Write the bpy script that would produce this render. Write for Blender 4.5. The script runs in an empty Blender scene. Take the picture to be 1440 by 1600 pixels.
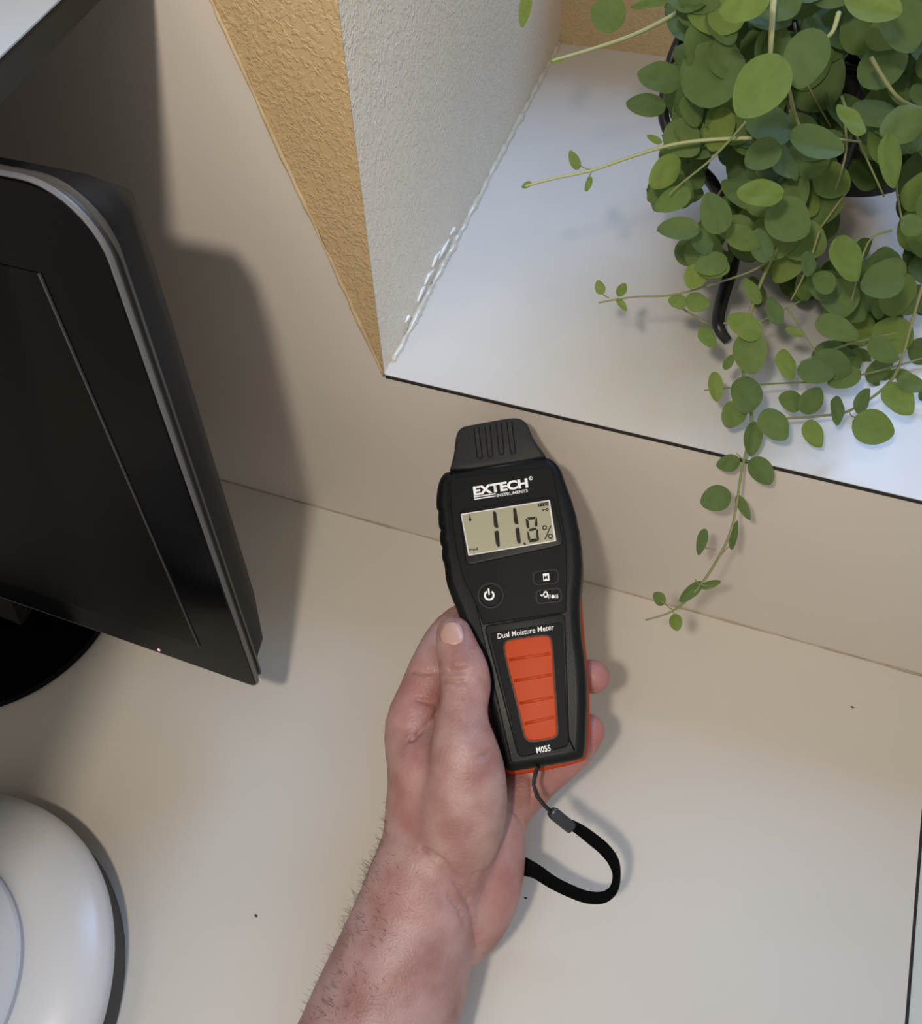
import bpy, bmesh, math, random
import numpy as np
from mathutils import Vector, Matrix
random.seed(7); np.random.seed(7)
C = bpy.context.scene.collection
sc = bpy.context.scene
# ------------------------------------------------------------------ camera
F = 1200.0                                   # focal length in pixels of the 1440x1600 frame
nd = np.array([20., 900., F]); nd /= np.linalg.norm(nd)
hd = np.array([-5500., -1479., F]); hd -= nd*(hd@nd); hd /= np.linalg.norm(hd)
AX = -hd; AZ = -nd; AY = np.cross(AZ, AX); CAMZ = .46
C0 = np.array([0, 0, CAMZ])
cam = bpy.data.cameras.new('camera'); cam.sensor_fit = 'VERTICAL'; cam.sensor_height = 32
cam.lens = F/1600*32; cam.clip_start = .01
co = bpy.data.objects.new('camera', cam); C.objects.link(co)
R_ = [AX[0], AY[0], AZ[0]]; D_ = [AX[1], AY[1], AZ[1]]; W_ = [AX[2], AY[2], AZ[2]]
co.matrix_world = Matrix(((R_[0], -D_[0], -W_[0], 0), (R_[1], -D_[1], -W_[1], 0), (R_[2], -D_[2], -W_[2], CAMZ), (0, 0, 0, 1)))
sc.camera = co
# ------------------------------------------------------------------ world + lights
sc.view_settings.view_transform = 'Standard'; sc.view_settings.look = 'None'
sc.view_settings.exposure = 0; sc.view_settings.gamma = 1; sc.view_settings.use_curve_mapping = False
wd = bpy.data.worlds.new('room_air'); sc.world = wd; wd.use_nodes = True
wd.node_tree.nodes['Background'].inputs[0].default_value = (1.0, .95, .89, 1)
wd.node_tree.nodes['Background'].inputs[1].default_value = .58
def light(name, kind, loc, power, col, size=None, size_y=None, target=None):
    l = bpy.data.lights.new(name, kind); l.energy = power; l.color = col
    if kind == 'AREA':
        l.size = size
        if size_y: l.shape = 'RECTANGLE'; l.size_y = size_y
        else: l.shape = 'DISK'
    else:
        l.shadow_soft_size = size
        if kind == 'SPOT': l.spot_size = math.radians(112); l.spot_blend = 1
    o = bpy.data.objects.new(name, l); C.objects.link(o); o.location = loc
    if target is not None:
        o.rotation_euler = (Vector(target)-Vector(loc)).to_track_quat('-Z', 'Y').to_euler()
    return o
light('work_lamp', 'SPOT', (-.068, -.097, .606), 7.5, (1, .90, .79), .015, None, (-.17, .30, .12))
light('ceiling_lamp', 'AREA', (-.45, -.55, 1.9), 2.5, (1, .88, .74), .35, None, (0, .15, 0))
light('window_daylight', 'AREA', (.48, 1.72, 1.95), 40, (.34, .57, 1.0), 1.1, 1.1, (.10, 0.1, .05))

# ------------------------------------------------------------------ helpers
def ray(px, py):
    c = np.array([px-720, py-800, F]); return np.array([c@AX, c@AY, c@AZ])/F
def cpt(px, py, z): return C0 + z*ray(px, py)             # a point at real distance z
def on_z(px, py, z=0.):
    r = ray(px, py); return C0 + (z-CAMZ)/r[2]*r
def on_y(px, py, y):
    r = ray(px, py); return C0 + y/r[1]*r
def mat(name, col, rough=.5, metal=0., bump=None, var=None, spec=.5, sss=0, trans=0, emis=None, coat=0):
    m = bpy.data.materials.new(name); m.use_nodes = True; nt = m.node_tree; N = nt.nodes; L = nt.links
    b = N['Principled BSDF']; b.inputs['Base Color'].default_value = (*col, 1)
    b.inputs['Roughness'].default_value = rough; b.inputs['Metallic'].default_value = metal
    b.inputs['Specular IOR Level'].default_value = spec
    b.inputs['Coat Weight'].default_value = coat
    if sss:
        b.inputs['Subsurface Weight'].default_value = sss
        b.inputs['Subsurface Radius'].default_value = (1, .35, .2); b.inputs['Subsurface Scale'].default_value = .004
    tc = N.new('ShaderNodeTexCoord')
    if var:                                                # (scale, second colour, amount range)
        no = N.new('ShaderNodeTexNoise'); no.inputs['Scale'].default_value = var[0]; no.inputs['Detail'].default_value = 5
        mx = N.new('ShaderNodeMix'); mx.data_type = 'RGBA'
        rp = N.new('ShaderNodeMapRange'); rp.inputs[1].default_value = .35; rp.inputs[2].default_value = .68
        L.new(tc.outputs['Object'], no.inputs['Vector']); L.new(no.outputs['Fac'], rp.inputs[0]); L.new(rp.outputs[0], mx.inputs[0])
        mx.inputs[6].default_value = (*col, 1); mx.inputs[7].default_value = (*var[1], 1)
        L.new(mx.outputs[2], b.inputs['Base Color'])
    if bump:                                               # (scale, strength, distance)
        no = N.new('ShaderNodeTexNoise'); no.inputs['Scale'].default_value = bump[0]; no.inputs['Detail'].default_value = 4
        bp = N.new('ShaderNodeBump'); bp.inputs['Strength'].default_value = bump[1]; bp.inputs['Distance'].default_value = bump[2]
        L.new(tc.outputs['Object'], no.inputs['Vector']); L.new(no.outputs['Fac'], bp.inputs['Height']); L.new(bp.outputs[0], b.inputs['Normal'])
    if emis:
        b.inputs['Emission Color'].default_value = (*emis[0], 1); b.inputs['Emission Strength'].default_value = emis[1]
    return m
def tag(o, label=None, cat=None, group=None, kind=None):
    for k, v in (('label', label), ('category', cat), ('group', group), ('kind', kind)):
        if v: o[k] = v
    return o
def empty(name, loc=(0, 0, 0), label=None, cat=None, group=None):
    o = bpy.data.objects.new(name, None); C.objects.link(o); o.location = loc; o.empty_display_size = .02
    return tag(o, label, cat, group)
def mk(name, verts, faces, m, parent=None, smooth=False):
    me = bpy.data.meshes.new(name); me.from_pydata([tuple(map(float, v)) for v in verts], [], faces)
    me.materials.append(m)
    bm = bmesh.new(); bm.from_mesh(me); bmesh.ops.recalc_face_normals(bm, faces=bm.faces)
    bm.to_mesh(me); bm.free()
    if smooth:
        for p in me.polygons: p.use_smooth = True
    o = bpy.data.objects.new(name, me); C.objects.link(o)
    if parent:
        o.parent = parent; o.matrix_parent_inverse = Matrix.Translation(-wl(parent))
    return o
def wl(o):
    return Vector(o.location) if o.type == 'EMPTY' else Vector((0, 0, 0))
def autosmooth(o, deg=35):
    me = o.data
    for p in me.polygons: p.use_smooth = True
    bm = bmesh.new(); bm.from_mesh(me)
    for e in bm.edges:
        if len(e.link_faces) == 2 and e.calc_face_angle(0) > math.radians(deg): e.smooth = False
    bm.to_mesh(me); bm.free()
    return o
def box(name, x0, x1, y0, y1, z0, z1, m, parent=None, bevel=0.):
    bm = bmesh.new(); bmesh.ops.create_cube(bm, size=1)
    for v in bm.verts: v.co = Vector(((x0+x1)/2+v.co.x*(x1-x0), (y0+y1)/2+v.co.y*(y1-y0), (z0+z1)/2+v.co.z*(z1-z0)))
    if bevel: bmesh.ops.bevel(bm, geom=bm.edges[:], offset=bevel, segments=2, affect='EDGES')
    me = bpy.data.meshes.new(name); bm.to_mesh(me); bm.free(); me.materials.append(m)
    o = bpy.data.objects.new(name, me); C.objects.link(o)
    if parent: o.parent = parent; o.matrix_parent_inverse = Matrix.Translation(-wl(parent))
    return o
def polyprism(name, pts, axis, a0, a1, m, parent=None):
    """pts 2-D outline; axis 'y' or 'z' is extruded from a0 to a1"""
    n = len(pts)
    def P(p, a): return (p[0], a, p[1]) if axis == 'y' else (p[0], p[1], a)
    v = [P(p, a0) for p in pts]+[P(p, a1) for p in pts]
    f = [list(range(n)), list(range(2*n-1, n-1, -1))]+[[i, (i+1) % n, n+(i+1) % n, n+i] for i in range(n)]
    return mk(name, v, f, m, parent)
def catmull(pts, n=6, closed=False):
    P = [np.array(p, float) for p in pts]; out = []
    N_ = len(P); rng = range(N_ if closed else N_-1)
    for i in rng:
        if closed: a, b, c, d = P[i-1], P[i], P[(i+1) % N_], P[(i+2) % N_]
        else: a, b, c, d = P[max(i-1, 0)], P[i], P[i+1], P[min(i+2, N_-1)]
        for k in range(n):
            t = k/n; out.append(.5*((2*b)+(-a+c)*t+(2*a-5*b+4*c-d)*t*t+(-a+3*b-3*c+d)*t**3))
    if not closed: out.append(P[-1])
    return out
def tube_geo(pts, rads, sides=8, V=None, Fc=None, flat=None):
    """tube along pts; rads scalar/list; flat=(ratio, normal vector) flattens the section"""
    V = [] if V is None else V; Fc = [] if Fc is None else Fc
    pts = [np.array(p, float) for p in pts]; n = len(pts)
    if np.isscalar(rads): rads = [rads]*n
    base = len(V); up = np.array([.13, .21, .97])
    for i in range(n):
        t = pts[min(i+1, n-1)]-pts[max(i-1, 0)]; t /= (np.linalg.norm(t)+1e-12)
        a = np.cross(t, up if flat is None else np.array(flat[1])); 
        if np.linalg.norm(a) < 1e-3: a = np.cross(t, [1, 0, 0])
        a /= np.linalg.norm(a); b = np.cross(t, a)
        for k in range(sides):
            an = 2*math.pi*k/sides
            V.append(pts[i]+rads[i]*(math.cos(an)*a+math.sin(an)*b*(1 if flat is None else flat[0])))
    for i in range(n-1):
        for k in range(sides):
            k2 = (k+1) % sides
            Fc.append([base+i*sides+k, base+i*sides+k2, base+(i+1)*sides+k2, base+(i+1)*sides+k])
    Fc.append([base+k for k in range(sides)]); Fc.append([base+(n-1)*sides+k for k in reversed(range(sides))])
    return V, Fc
def tube(name, pts, rads, m, parent=None, sides=8, flat=None):
    V, Fc = tube_geo(pts, rads, sides, flat=flat); return mk(name, V, Fc, m, parent, True)
def lathe(name, prof, c, m, parent=None, seg=96):
    V, Fc = [], []; n = len(prof)
    for k in range(seg):
        a = 2*math.pi*k/seg
        for r, z in prof: V.append((c[0]+r*math.cos(a), c[1]+r*math.sin(a), c[2]+z))
    for k in range(seg):
        for i in range(n-1): Fc.append([k*n+i, ((k+1) % seg)*n+i, ((k+1) % seg)*n+i+1, k*n+i+1])
    o = mk(name, V, Fc, m, parent); bm = bmesh.new(); bm.from_mesh(o.data)
    bmesh.ops.remove_doubles(bm, verts=bm.verts, dist=1e-6); bmesh.ops.recalc_face_normals(bm, faces=bm.faces); bm.to_mesh(o.data); bm.free()
    return autosmooth(o, 30)

# ------------------------------------------------------------------ materials
M_desk = mat('desk_laminate', (.575, .535, .465), .42, bump=(60, .05, .001), var=(6, (.55, .51, .44)))
M_panel = mat('smooth_wall_panel', (.60, .545, .475), .45, bump=(80, .05, .001), var=(5, (.57, .515, .45)))
M_sill = mat('sill_laminate', (.62, .595, .555), .25, bump=(40, .05, .001), var=(9, (.585, .56, .52)))
M_seam = mat('black_seam', (.012, .01, .009), .8)
M_caulk = mat('brown_caulk', (.30, .24, .165), .6, var=(70, (.42, .35, .25)), bump=(400, .4, .001))
M_caulkw = mat('cream_caulk', (.56, .45, .28), .4, var=(80, (.44, .33, .18)), bump=(300, .5, .001))
M_gloss = mat('clear_caulk', (.62, .58, .48), .12, bump=(200, .4, .001), coat=.6)
M_white = mat('white_laminate', (.36, .42, .50), .5)
M_edge = mat('board_edge', (.022, .021, .017), .8)
def knockdown(name, col, col2, scale, strength):
    m = bpy.data.materials.new(name); m.use_nodes = True; nt = m.node_tree; N = nt.nodes; L = nt.links
    b = N['Principled BSDF']; b.inputs['Roughness'].default_value = .38
    tc = N.new('ShaderNodeTexCoord'); n1 = N.new('ShaderNodeTexNoise'); n1.inputs['Scale'].default_value = scale; n1.inputs['Detail'].default_value = 3
    n1.inputs['Distortion'].default_value = .9
    r = N.new('ShaderNodeMapRange'); r.inputs[1].default_value = .46; r.inputs[2].default_value = .60
    n2 = N.new('ShaderNodeTexNoise'); n2.inputs['Scale'].default_value = scale*5
    ad = N.new('ShaderNodeMath'); ad.operation = 'MULTIPLY_ADD'; ad.inputs[1].default_value = .25
    bp = N.new('ShaderNodeBump'); bp.inputs['Strength'].default_value = strength; bp.inputs['Distance'].default_value = .0016
    for n in (n1, n2): L.new(tc.outputs['Object'], n.inputs['Vector'])
    L.new(n1.outputs['Fac'], r.inputs[0]); L.new(n2.outputs['Fac'], ad.inputs[0]); L.new(r.outputs[0], ad.inputs[2])
    L.new(ad.outputs[0], bp.inputs['Height']); L.new(bp.outputs[0], b.inputs['Normal'])
    n3 = N.new('ShaderNodeTexNoise'); n3.inputs['Scale'].default_value = 14
    mx = N.new('ShaderNodeMix'); mx.data_type = 'RGBA'; mx.inputs[6].default_value = (*col, 1); mx.inputs[7].default_value = (*col2, 1)
    L.new(tc.outputs['Object'], n3.inputs['Vector']); L.new(n3.outputs['Fac'], mx.inputs[0]); L.new(mx.outputs[2], b.inputs['Base Color'])
    return m
M_tan = knockdown('tan_textured_plaster', (.50, .37, .20), (.44, .31, .16), 330, .42)
M_reveal = knockdown('pale_textured_plaster', (.84, .76, .62), (.78, .70, .56), 300, .5)

# ------------------------------------------------------------------ setting
YW = .2945; ZS = .1545; XA = -.1532          # wall plane, sill height, window corner
XR = .205                                    # right end of the desk (slightly raked)
st = lambda o: tag(o, kind='structure')
a = on_z(1440, 1260); b = on_z(1413, 1600)
k = (b[0]-a[0])/(b[1]-a[1]); xe = lambda y: a[0]+k*(y-a[1])
desk = polyprism('desk_top', [(-1.2, -.75), (xe(-.75), -.75), (xe(YW), YW), (-1.2, YW)], 'z', -.03, 0, M_desk)
tag(desk, 'wide cream laminate desk top that everything in view stands on or hovers over', 'desk')
g = .0022
sm = polyprism('edge_strip', [(xe(-.75), -.75), (xe(-.75)+g, -.75), (xe(YW)+g, YW), (xe(YW), YW)], 'z', -.03, -.0012, M_seam, desk)
cab = polyprism('side_cabinet', [(xe(-.75)+g+.0003, -.75), (.9, -.75), (.9, YW), (xe(YW)+g+.0003, YW)], 'z', -.12, -.002, mat('pale_cabinet', (.50, .52, .46), .5, bump=(50, .1, .001)))
tag(cab, 'pale grey-green cabinet edge beside the right end of the desk', 'cabinet')
# front wall: smooth panel (lower strip under the sill + tall piece left of the slanted joint)
zb = ZS-.0016
topA = on_y(330, 0, YW); cor = (XA, zb)
dx = (topA[0]-XA)/(topA[2]-ZS)
zt = 1.6
slant = lambda z: XA+dx*(z-ZS)
st(polyprism('wall_front', [(-1.2, -.12), (1.4, -.12), (1.4, zb), (XA, zb), (slant(zt), zt), (-1.2, zt)], 'y', YW, YW+.02, M_panel))
# textured plaster above the slanted joint, wall thickness
st(polyprism('wall_corner', [(XA, ZS), (slant(zt), zt), (XA, zt)], 'y', YW+.0006, YW+.0011, M_tan))
RV = [on_z(600, 585, ZS), on_z(850, 110, ZS)]
kx = (RV[1][0]-XA)/(RV[1][1]-YW); YF = .75
xf = XA+kx*(YF-YW)
st(polyprism('wall_left', [(XA-.0, YW+.0008), (XA-.03, YW+.0215), (xf-.03, YF+.1), (xf, YF+.1), (xf, YF)], 'z', ZS-.004, zt, M_reveal))
st(polyprism('wall_right', [(.85, YW), (.85, YF+.1), (1.4, YF+.1), (1.4, YW)], 'z', ZS, zt, M_reveal))
st(polyprism('sill', [(XA, YW+.0004), (1.4, YW+.0004), (1.4, YF+.1), (xf-.03, YF+.1)], 'z', ZS-.02, ZS, M_sill)).name = 'trim_3'
st(box('trim_1', XA+.001, 1.4, YW-.0003, YW+.004, zb-.0006, ZS-.0004, M_seam))
# wall below and around the window pane
st(box('wall_back', xf-.03, 1.4, YF, YF+.1, ZS, .34, M_tan))
st(box('ceiling', -1.2, 1.4, YW+.001, YF+.2, zt, zt+.05, M_white))
w = st(box('window_1', xf, .85, YF+.02, YF+.05, .34, .385, M_white, bevel=.002))
for i, (x0, x1, z0, z1) in enumerate([(xf, xf+.04, .385, 1.55), (.81, .85, .385, 1.55), (xf, .85, 1.55, 1.6), (.33, .36, .385, 1.55)]):
    box('window_frame', x0, x1, YF+.02, YF+.05, z0, z1, M_white, w, .002)
mg = bpy.data.materials.new('window_glass'); mg.use_nodes = True
nt = mg.node_tree; nt.nodes.remove(nt.nodes['Principled BSDF'])
gl = nt.nodes.new('ShaderNodeBsdfTransparent'); gs = nt.nodes.new('ShaderNodeBsdfGlossy'); gs.inputs['Roughness'].default_value = .02
ms = nt.nodes.new('ShaderNodeMixShader'); ms.inputs[0].default_value = .05
nt.links.new(gl.outputs[0], ms.inputs[1]); nt.links.new(gs.outputs[0], ms.inputs[2]); nt.links.new(ms.outputs[0], nt.nodes['Material Output'].inputs[0])
box('pane', xf+.04, .33, YF+.033, YF+.037, .385, 1.55, mg, w); box('pane', .36, .81, YF+.033, YF+.037, .385, 1.55, mg, w)
# caulk lines
def bead(name, p0, p1, r, m, wob=.35, n=70, off=(0, 0, 0), parent=None):
    p0 = np.array(p0, float); p1 = np.array(p1, float); pts = []; rr = []; ph = random.random()*9
    for i in range(n+1):
        t = i/n; q = p0+(p1-p0)*t+np.array(off)
        s = math.sin(i*.9+ph)*.5+math.sin(i*.37+ph*2)*.5+random.uniform(-.5, .5)
        q = q+np.random.uniform(-1, 1, 3)*r*wob*.4
        pts.append(q); rr.append(r*(1+wob*s*.6))
    return tube(name, pts, rr, m, parent, 6)
st(bead('trim_2', (-1.0, YW, 0), (XR, YW, 0), .0011, M_caulk, .5, 160))
st(bead('trim_4', (XA, YW, ZS-.001), (slant(.9), YW, .9), .0011, M_caulkw, .6, 150))
st(bead('trim_5', (XA+.001, YW+.012, ZS+.0005), (xf+.001, YF, ZS+.0005), .0022, M_gloss, .55, 120))
M_glint = mat('painted_glint', (.9, .9, .9), .2, coat=.5)  # white streaks shaped to imitate gloss highlights along the foot of the reveal
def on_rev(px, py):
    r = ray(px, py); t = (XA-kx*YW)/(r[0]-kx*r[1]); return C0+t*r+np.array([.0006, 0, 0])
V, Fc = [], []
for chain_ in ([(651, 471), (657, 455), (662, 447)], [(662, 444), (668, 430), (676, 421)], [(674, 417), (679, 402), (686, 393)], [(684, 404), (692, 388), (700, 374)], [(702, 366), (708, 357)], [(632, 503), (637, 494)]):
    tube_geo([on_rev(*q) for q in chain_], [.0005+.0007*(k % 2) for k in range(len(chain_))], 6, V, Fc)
st(mk('glint_streaks', V, Fc, M_glint))
for px, py, r in ((400, 1431, .0006), (1331, 1105, .0006), (821, 1403, .0005)):
    q = on_z(px, py, 0)
    V, Fc = [], []
    for i in range(7):
        an = i/7*6.283; V.append((q[0]+r*1.8*math.cos(an), q[1]+r*math.sin(an), .0002)); 
    V.append((q[0], q[1], .0004)); Fc = [[i, (i+1) % 7, 7] for i in range(7)]+[list(range(6, -1, -1))]
    mk('crumb', V, Fc, M_seam, desk)

# ------------------------------------------------------------------ floating white shelf, top left
edge = lambda y: -.204-.23*(y-.181)
sh = empty('shelf', (-.6, YW, .358), 'white board shelf with a dark underside edge above the monitor at top left', 'shelf')
polyprism('board', [(-1.1, -.09), (edge(-.09), -.09), (edge(YW), YW-.0008), (-1.1, YW-.0008)], 'z', .3633, .3638, M_white, sh)
polyprism('edge_band', [(-1.1, -.088), (edge(-.088)-.0004, -.088), (edge(YW)-.0004, YW-.0008), (-1.1, YW-.0008)], 'z', .3545, .3633, M_edge, sh)

# ------------------------------------------------------------------ monitor
MZ0 = .066
cb = on_z(405, 1075, MZ0); rr_ = ray(134, 296); ct = C0+cb[0]/rr_[0]*rr_
tv = ct-cb; Hm = np.linalg.norm(tv); VT = tv/Hm                      # up along the screen
UX = np.array([1., 0, 0]); NM = np.cross(UX, VT); NM /= np.linalg.norm(NM)   # towards the viewer (-y)
if NM[1] > 0: NM = -NM
def mon_px(px, py, off=0.):
    r = ray(px, py); t = ((cb+NM*off-C0)@NM)/(r@NM); q = C0+t*r-cb
    return q@UX, q@VT
WM = .46
def mp(u, v, n=0): return cb+UX*u+VT*v+NM*n
mo = empty('monitor', tuple((cb[0]-WM/2, cb[1]+.03, 0)), 'black glossy monitor with rounded corners and a small red power light', 'monitor')
M_gb = mat('glossy_black_bezel', (.002, .002, .003), .12, spec=.14)
M_rim = mat('monitor_rim', (.11, .11, .115), .35)
M_side = mat('monitor_side', (.05, .048, .045), .45)
M_bk = mat('monitor_back', (.008, .008, .008), .6, spec=.25)
M_scr = mat('dark_screen', (.004, .0038, .003), .25, spec=.10)
def outline(w, h, rt, rb, n=10, inset=0., sag=.0045):
    """rounded outline, right edge at u=0; bottom gently bowed"""
    x0, x1, y0, y1 = -w+inset, -inset, inset, h-inset
    pts = []
    for cx, cy, r, a0 in ((x1-rb, y0+rb, rb, -90), (x1-rt, y1-rt, rt, 0), (x0+rt, y1-rt, rt, 90), (x0+rb, y0+rb, rb, 180)):
        for i in range(n+1):
            an = math.radians(a0+90*i/n); pts.append((cx+r*math.cos(an), cy+r*math.sin(an)))
    # bow of bottom edge
    nb = 14
    for i in range(1, nb):
        t = i/nb; pts.append((x0+rb+(x1-x0-2*rb)*t, y0+sag*math.sin(math.pi*t)))
    return pts
def loft(name, loops, m, parent, cap0=True, cap1=True, deg=35):
    n = len(loops[0]); V = [p for l in loops for p in l]; Fc = []
    for j in range(len(loops)-1):
        for i in range(n): Fc.append([j*n+i, j*n+(i+1) % n, (j+1)*n+(i+1) % n, (j+1)*n+i])
    if cap0: Fc.append(list(range(n-1, -1, -1)))
    if cap1: Fc.append([(len(loops)-1)*n+i for i in range(n)])
    return autosmooth(mk(name, V, Fc, m, parent), deg)
RT, RB = .023, .006
def mloop(inset, n): return [mp(u, v, n) for u, v in outline(WM, Hm, max(RT-inset, .002), max(RB-inset, .0015), inset=inset)]
loft('bezel', [mloop(.0009, -.0012), mloop(.0009, 0), mloop(.0016, .0005)], M_gb, mo)
loft('rim', [mloop(.0006, -.0022), mloop(0, -.0017), mloop(0, -.0005), mloop(.0004, .0002), mloop(.0009, .0001)], M_rim, mo, True, False)
loft('side_shell', [mloop(.004, -.009), mloop(.0018, -.0075), mloop(.0014, -.0060), mloop(.0024, -.0056), mloop(.0024, -.0040), mloop(.0012, -.0034), mloop(.0008, -.0020)], M_side, mo)
loft('back_housing', [mloop(.09, -.062), mloop(.05, -.056), mloop(.022, -.042), mloop(.009, -.024), mloop(.006, -.008)], M_bk, mo)
s0 = mon_px(305, 1006); s1 = mon_px(62, 402)
su = (s0[0]+s1[0])/2; sv0 = s0[1]; sv1 = Hm-.032
quad = lambda u0, u1, v0, v1, n: [mp(u0, v0, n), mp(u1, v0, n), mp(u1, v1, n), mp(u0, v1, n)]
loft('screen', [quad(-WM-su, su, sv0, sv1, .0001), quad(-WM-su, su, sv0, sv1, .0008)], M_scr, mo)
loft('screen_edge', [quad(su, su+.0007, sv0, sv1, .0002), quad(su, su+.0007, sv0, sv1, .0012)], mat('screen_lip', (.05, .05, .055), .3), mo)
lu, lv = mon_px(249, 1014)
V, Fc = tube_geo([mp(lu, lv, 0), mp(lu, lv, .0009)], .0009, 10)
mk('power_light', V, Fc, mat('red_led', (.9, .3, .35), .3, emis=((1, .30, .36), 1.6)), mo)
# stand: neck and round base
bc = on_z(-170, 905, 0); base_c = (bc[0], bc[1]); 
pr = on_z(140, 1003, 0.006)
bc = np.array([cb[0]-WM/2, cb[1]+.02]); 
rb_ = math.hypot(pr[0]-bc[0], pr[1]-bc[1])
lathe('base', [(0, 0), (rb_-.002, 0), (rb_, .002), (rb_-.001, .006), (rb_-.012, .011), (.03, .016), (0, .016)], (bc[0], bc[1], 0), M_gb, mo)
loft('neck', [[(bc[0]+x*s, bc[1]+y_*s2+sh_, z) for x, y_ in ((-.03, -.012), (.03, -.012), (.03, .012), (-.03, .012))] for s, s2, sh_, z in ((1.3, 1.3, .0, .012), (1, 1, .012, .05), (1, 1, .03, .16))], M_bk, mo)

# ------------------------------------------------------------------ round white base unit, bottom left
dc = np.array([-.2684, -.0*1]); 
def fitc(pts, z):
    P = np.array([on_z(*p, z)[:2] for p in pts]); A = np.c_[2*P, np.ones(len(P))]; q = (P**2).sum(1)
    s = np.linalg.lstsq(A, q, rcond=None)[0]; return s[:2], math.sqrt(s[2]+s[0]**2+s[1]**2)
dc, dr = fitc([(19, 1245), (70, 1264), (121, 1309), (153, 1363), (172.5, 1424), (176, 1471), (169, 1539), (156, 1596)], .030)
dc2, dr2 = fitc([(3, 1377), (19, 1411), (29, 1449), (31, 1481), (29, 1520), (19, 1558), (6, 1593)], .048)
sp = empty('round_device', (dc[0], dc[1], 0), 'round white low disc-shaped unit with raised centre at bottom left of the desk', 'device')
M_wp = mat('white_plastic', (.56, .555, .55), .3, bump=(30, .03, .001))
lathe('foot', [(0, 0), (dr-.004, 0), (dr-.003, .004), (dr-.003, .025), (0, .025)], (dc[0], dc[1], 0), mat('dark_foot', (.03, .028, .026), .6), sp, 128)
lathe('shell', [(0, .0235), (dr-.0015, .0235), (dr, .026), (dr, .030), (dr-.0012, .0325), (dr-.006, .0365), (dr-.018, .041), (dr2+.006, .0435), (dr2, .0435), (0, .0435)], (dc[0], dc[1], 0), M_wp, sp, 128)
lathe('raised_centre', [(0, .042), (dr2-.0008, .042), (dr2, .0425), (dr2, .0472), (dr2-.0012, .0482), (0, .0492)], (dc2[0], dc2[1], 0), mat('white_plastic_top', (.46, .49, .54), .4), sp, 128)

# ------------------------------------------------------------------ moisture meter
def camvec(x, y, z): return np.array(R_)*x+np.array(D_)*y+np.array(W_)*z
MN = camvec(-.20, -.27, -1.0); MN /= np.linalg.norm(MN)
MO = cpt(800, 930, .383)
mu = camvec(1, -.17, 0); mu -= MN*(mu@MN); mu /= np.linalg.norm(mu); mv = np.cross(MN, mu)
def ml(px, py, w=0.):
    r = ray(px, py); t = ((MO+MN*w-C0)@MN)/(r@MN); q = C0+t*r-MO; return np.array([q@mu, q@mv])
def mw(p, w): return MO+mu*p[0]+mv*p[1]+MN*w
def inset(poly, d):
    n = len(poly); P = [np.array(p) for p in poly]
    ar = sum(P[i][0]*P[(i+1) % n][1]-P[(i+1) % n][0]*P[i][1] for i in range(n)); s = 1 if ar > 0 else -1
    out = []
    for i in range(n):
        a_, b_, c_ = P[i-1], P[i], P[(i+1) % n]
        e1 = (b_-a_)/(np.linalg.norm(b_-a_)+1e-9); e2 = (c_-b_)/(np.linalg.norm(c_-b_)+1e-9)
        n1 = np.array([-e1[1], e1[0]])*s; n2 = np.array([-e2[1], e2[0]])*s
        nn = n1+n2; nn /= (np.linalg.norm(nn)+1e-9); out.append(b_+nn*d/max(.6, nn@n1))
    return out
def rnd(px_pts, w, it=2):
    P = [ml(x, y, w) for x, y in px_pts]
    for _ in range(it):
        Q = []
        for i in range(len(P)):
            a_, b_ = P[i], P[(i+1) % len(P)]; Q += [a_*.75+b_*.25, a_*.25+b_*.75]
        P = Q
    return P
def rrect(tl, tr, br, bl, r, w, n=5):
    P = [ml(*p, w) for p in (tl, tr, br, bl)]; out = []
    for i in range(4):
        a_, b_, c_ = P[i-1], P[i], P[(i+1) % 4]
        e1 = (a_-b_)/np.linalg.norm(a_-b_); e2 = (c_-b_)/np.linalg.norm(c_-b_)
        for k in range(n+1):
            t = k/n; p0 = b_+e1*r; p1 = b_+e2*r
            out.append((1-t)**2*p0+2*t*(1-t)*b_+t*t*p1)
    return out
meter = empty('moisture_meter', tuple(MO-MN*.03), 'black and orange handheld moisture meter, display reading 11.8%, gripped by the hand', 'meter')
M_mb = mat('meter_rubber', (.004, .005, .005), .40, bump=(900, .15, .0003), spec=.22)
M_mf = mat('meter_face', (.008, .0082, .0075), .6, bump=(1500, .25, .0003), spec=.14)
M_mg = mat('meter_gloss', (.004, .004, .004), .4, spec=.2)
M_or = mat('orange_plastic', (.43, .046, .006), .5, bump=(1200, .15, .0003), spec=.2)
M_ink = mat('white_print', (.78, .77, .74), .5)
M_lcd = mat('lcd_glass', (.31, .295, .195), .3, spec=.4)
M_dig = mat('lcd_segment', (.014, .012, .006), .6, spec=.2)
def mplate(name, poly, w0, w1, m, parent=meter, bev=0., steps=4, deg=40):
    loops = [[mw(p, w0) for p in poly]]
    if bev:
        for i in range(steps+1):
            an = math.pi/2*i/steps; q = inset(poly, bev*(1-math.cos(an))); loops.append([mw(p, w1-bev+bev*math.sin(an)) for p in q])
    else: loops.append([mw(p, w1) for p in poly])
    return loft(name, loops, m, parent, deg=deg)
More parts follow.
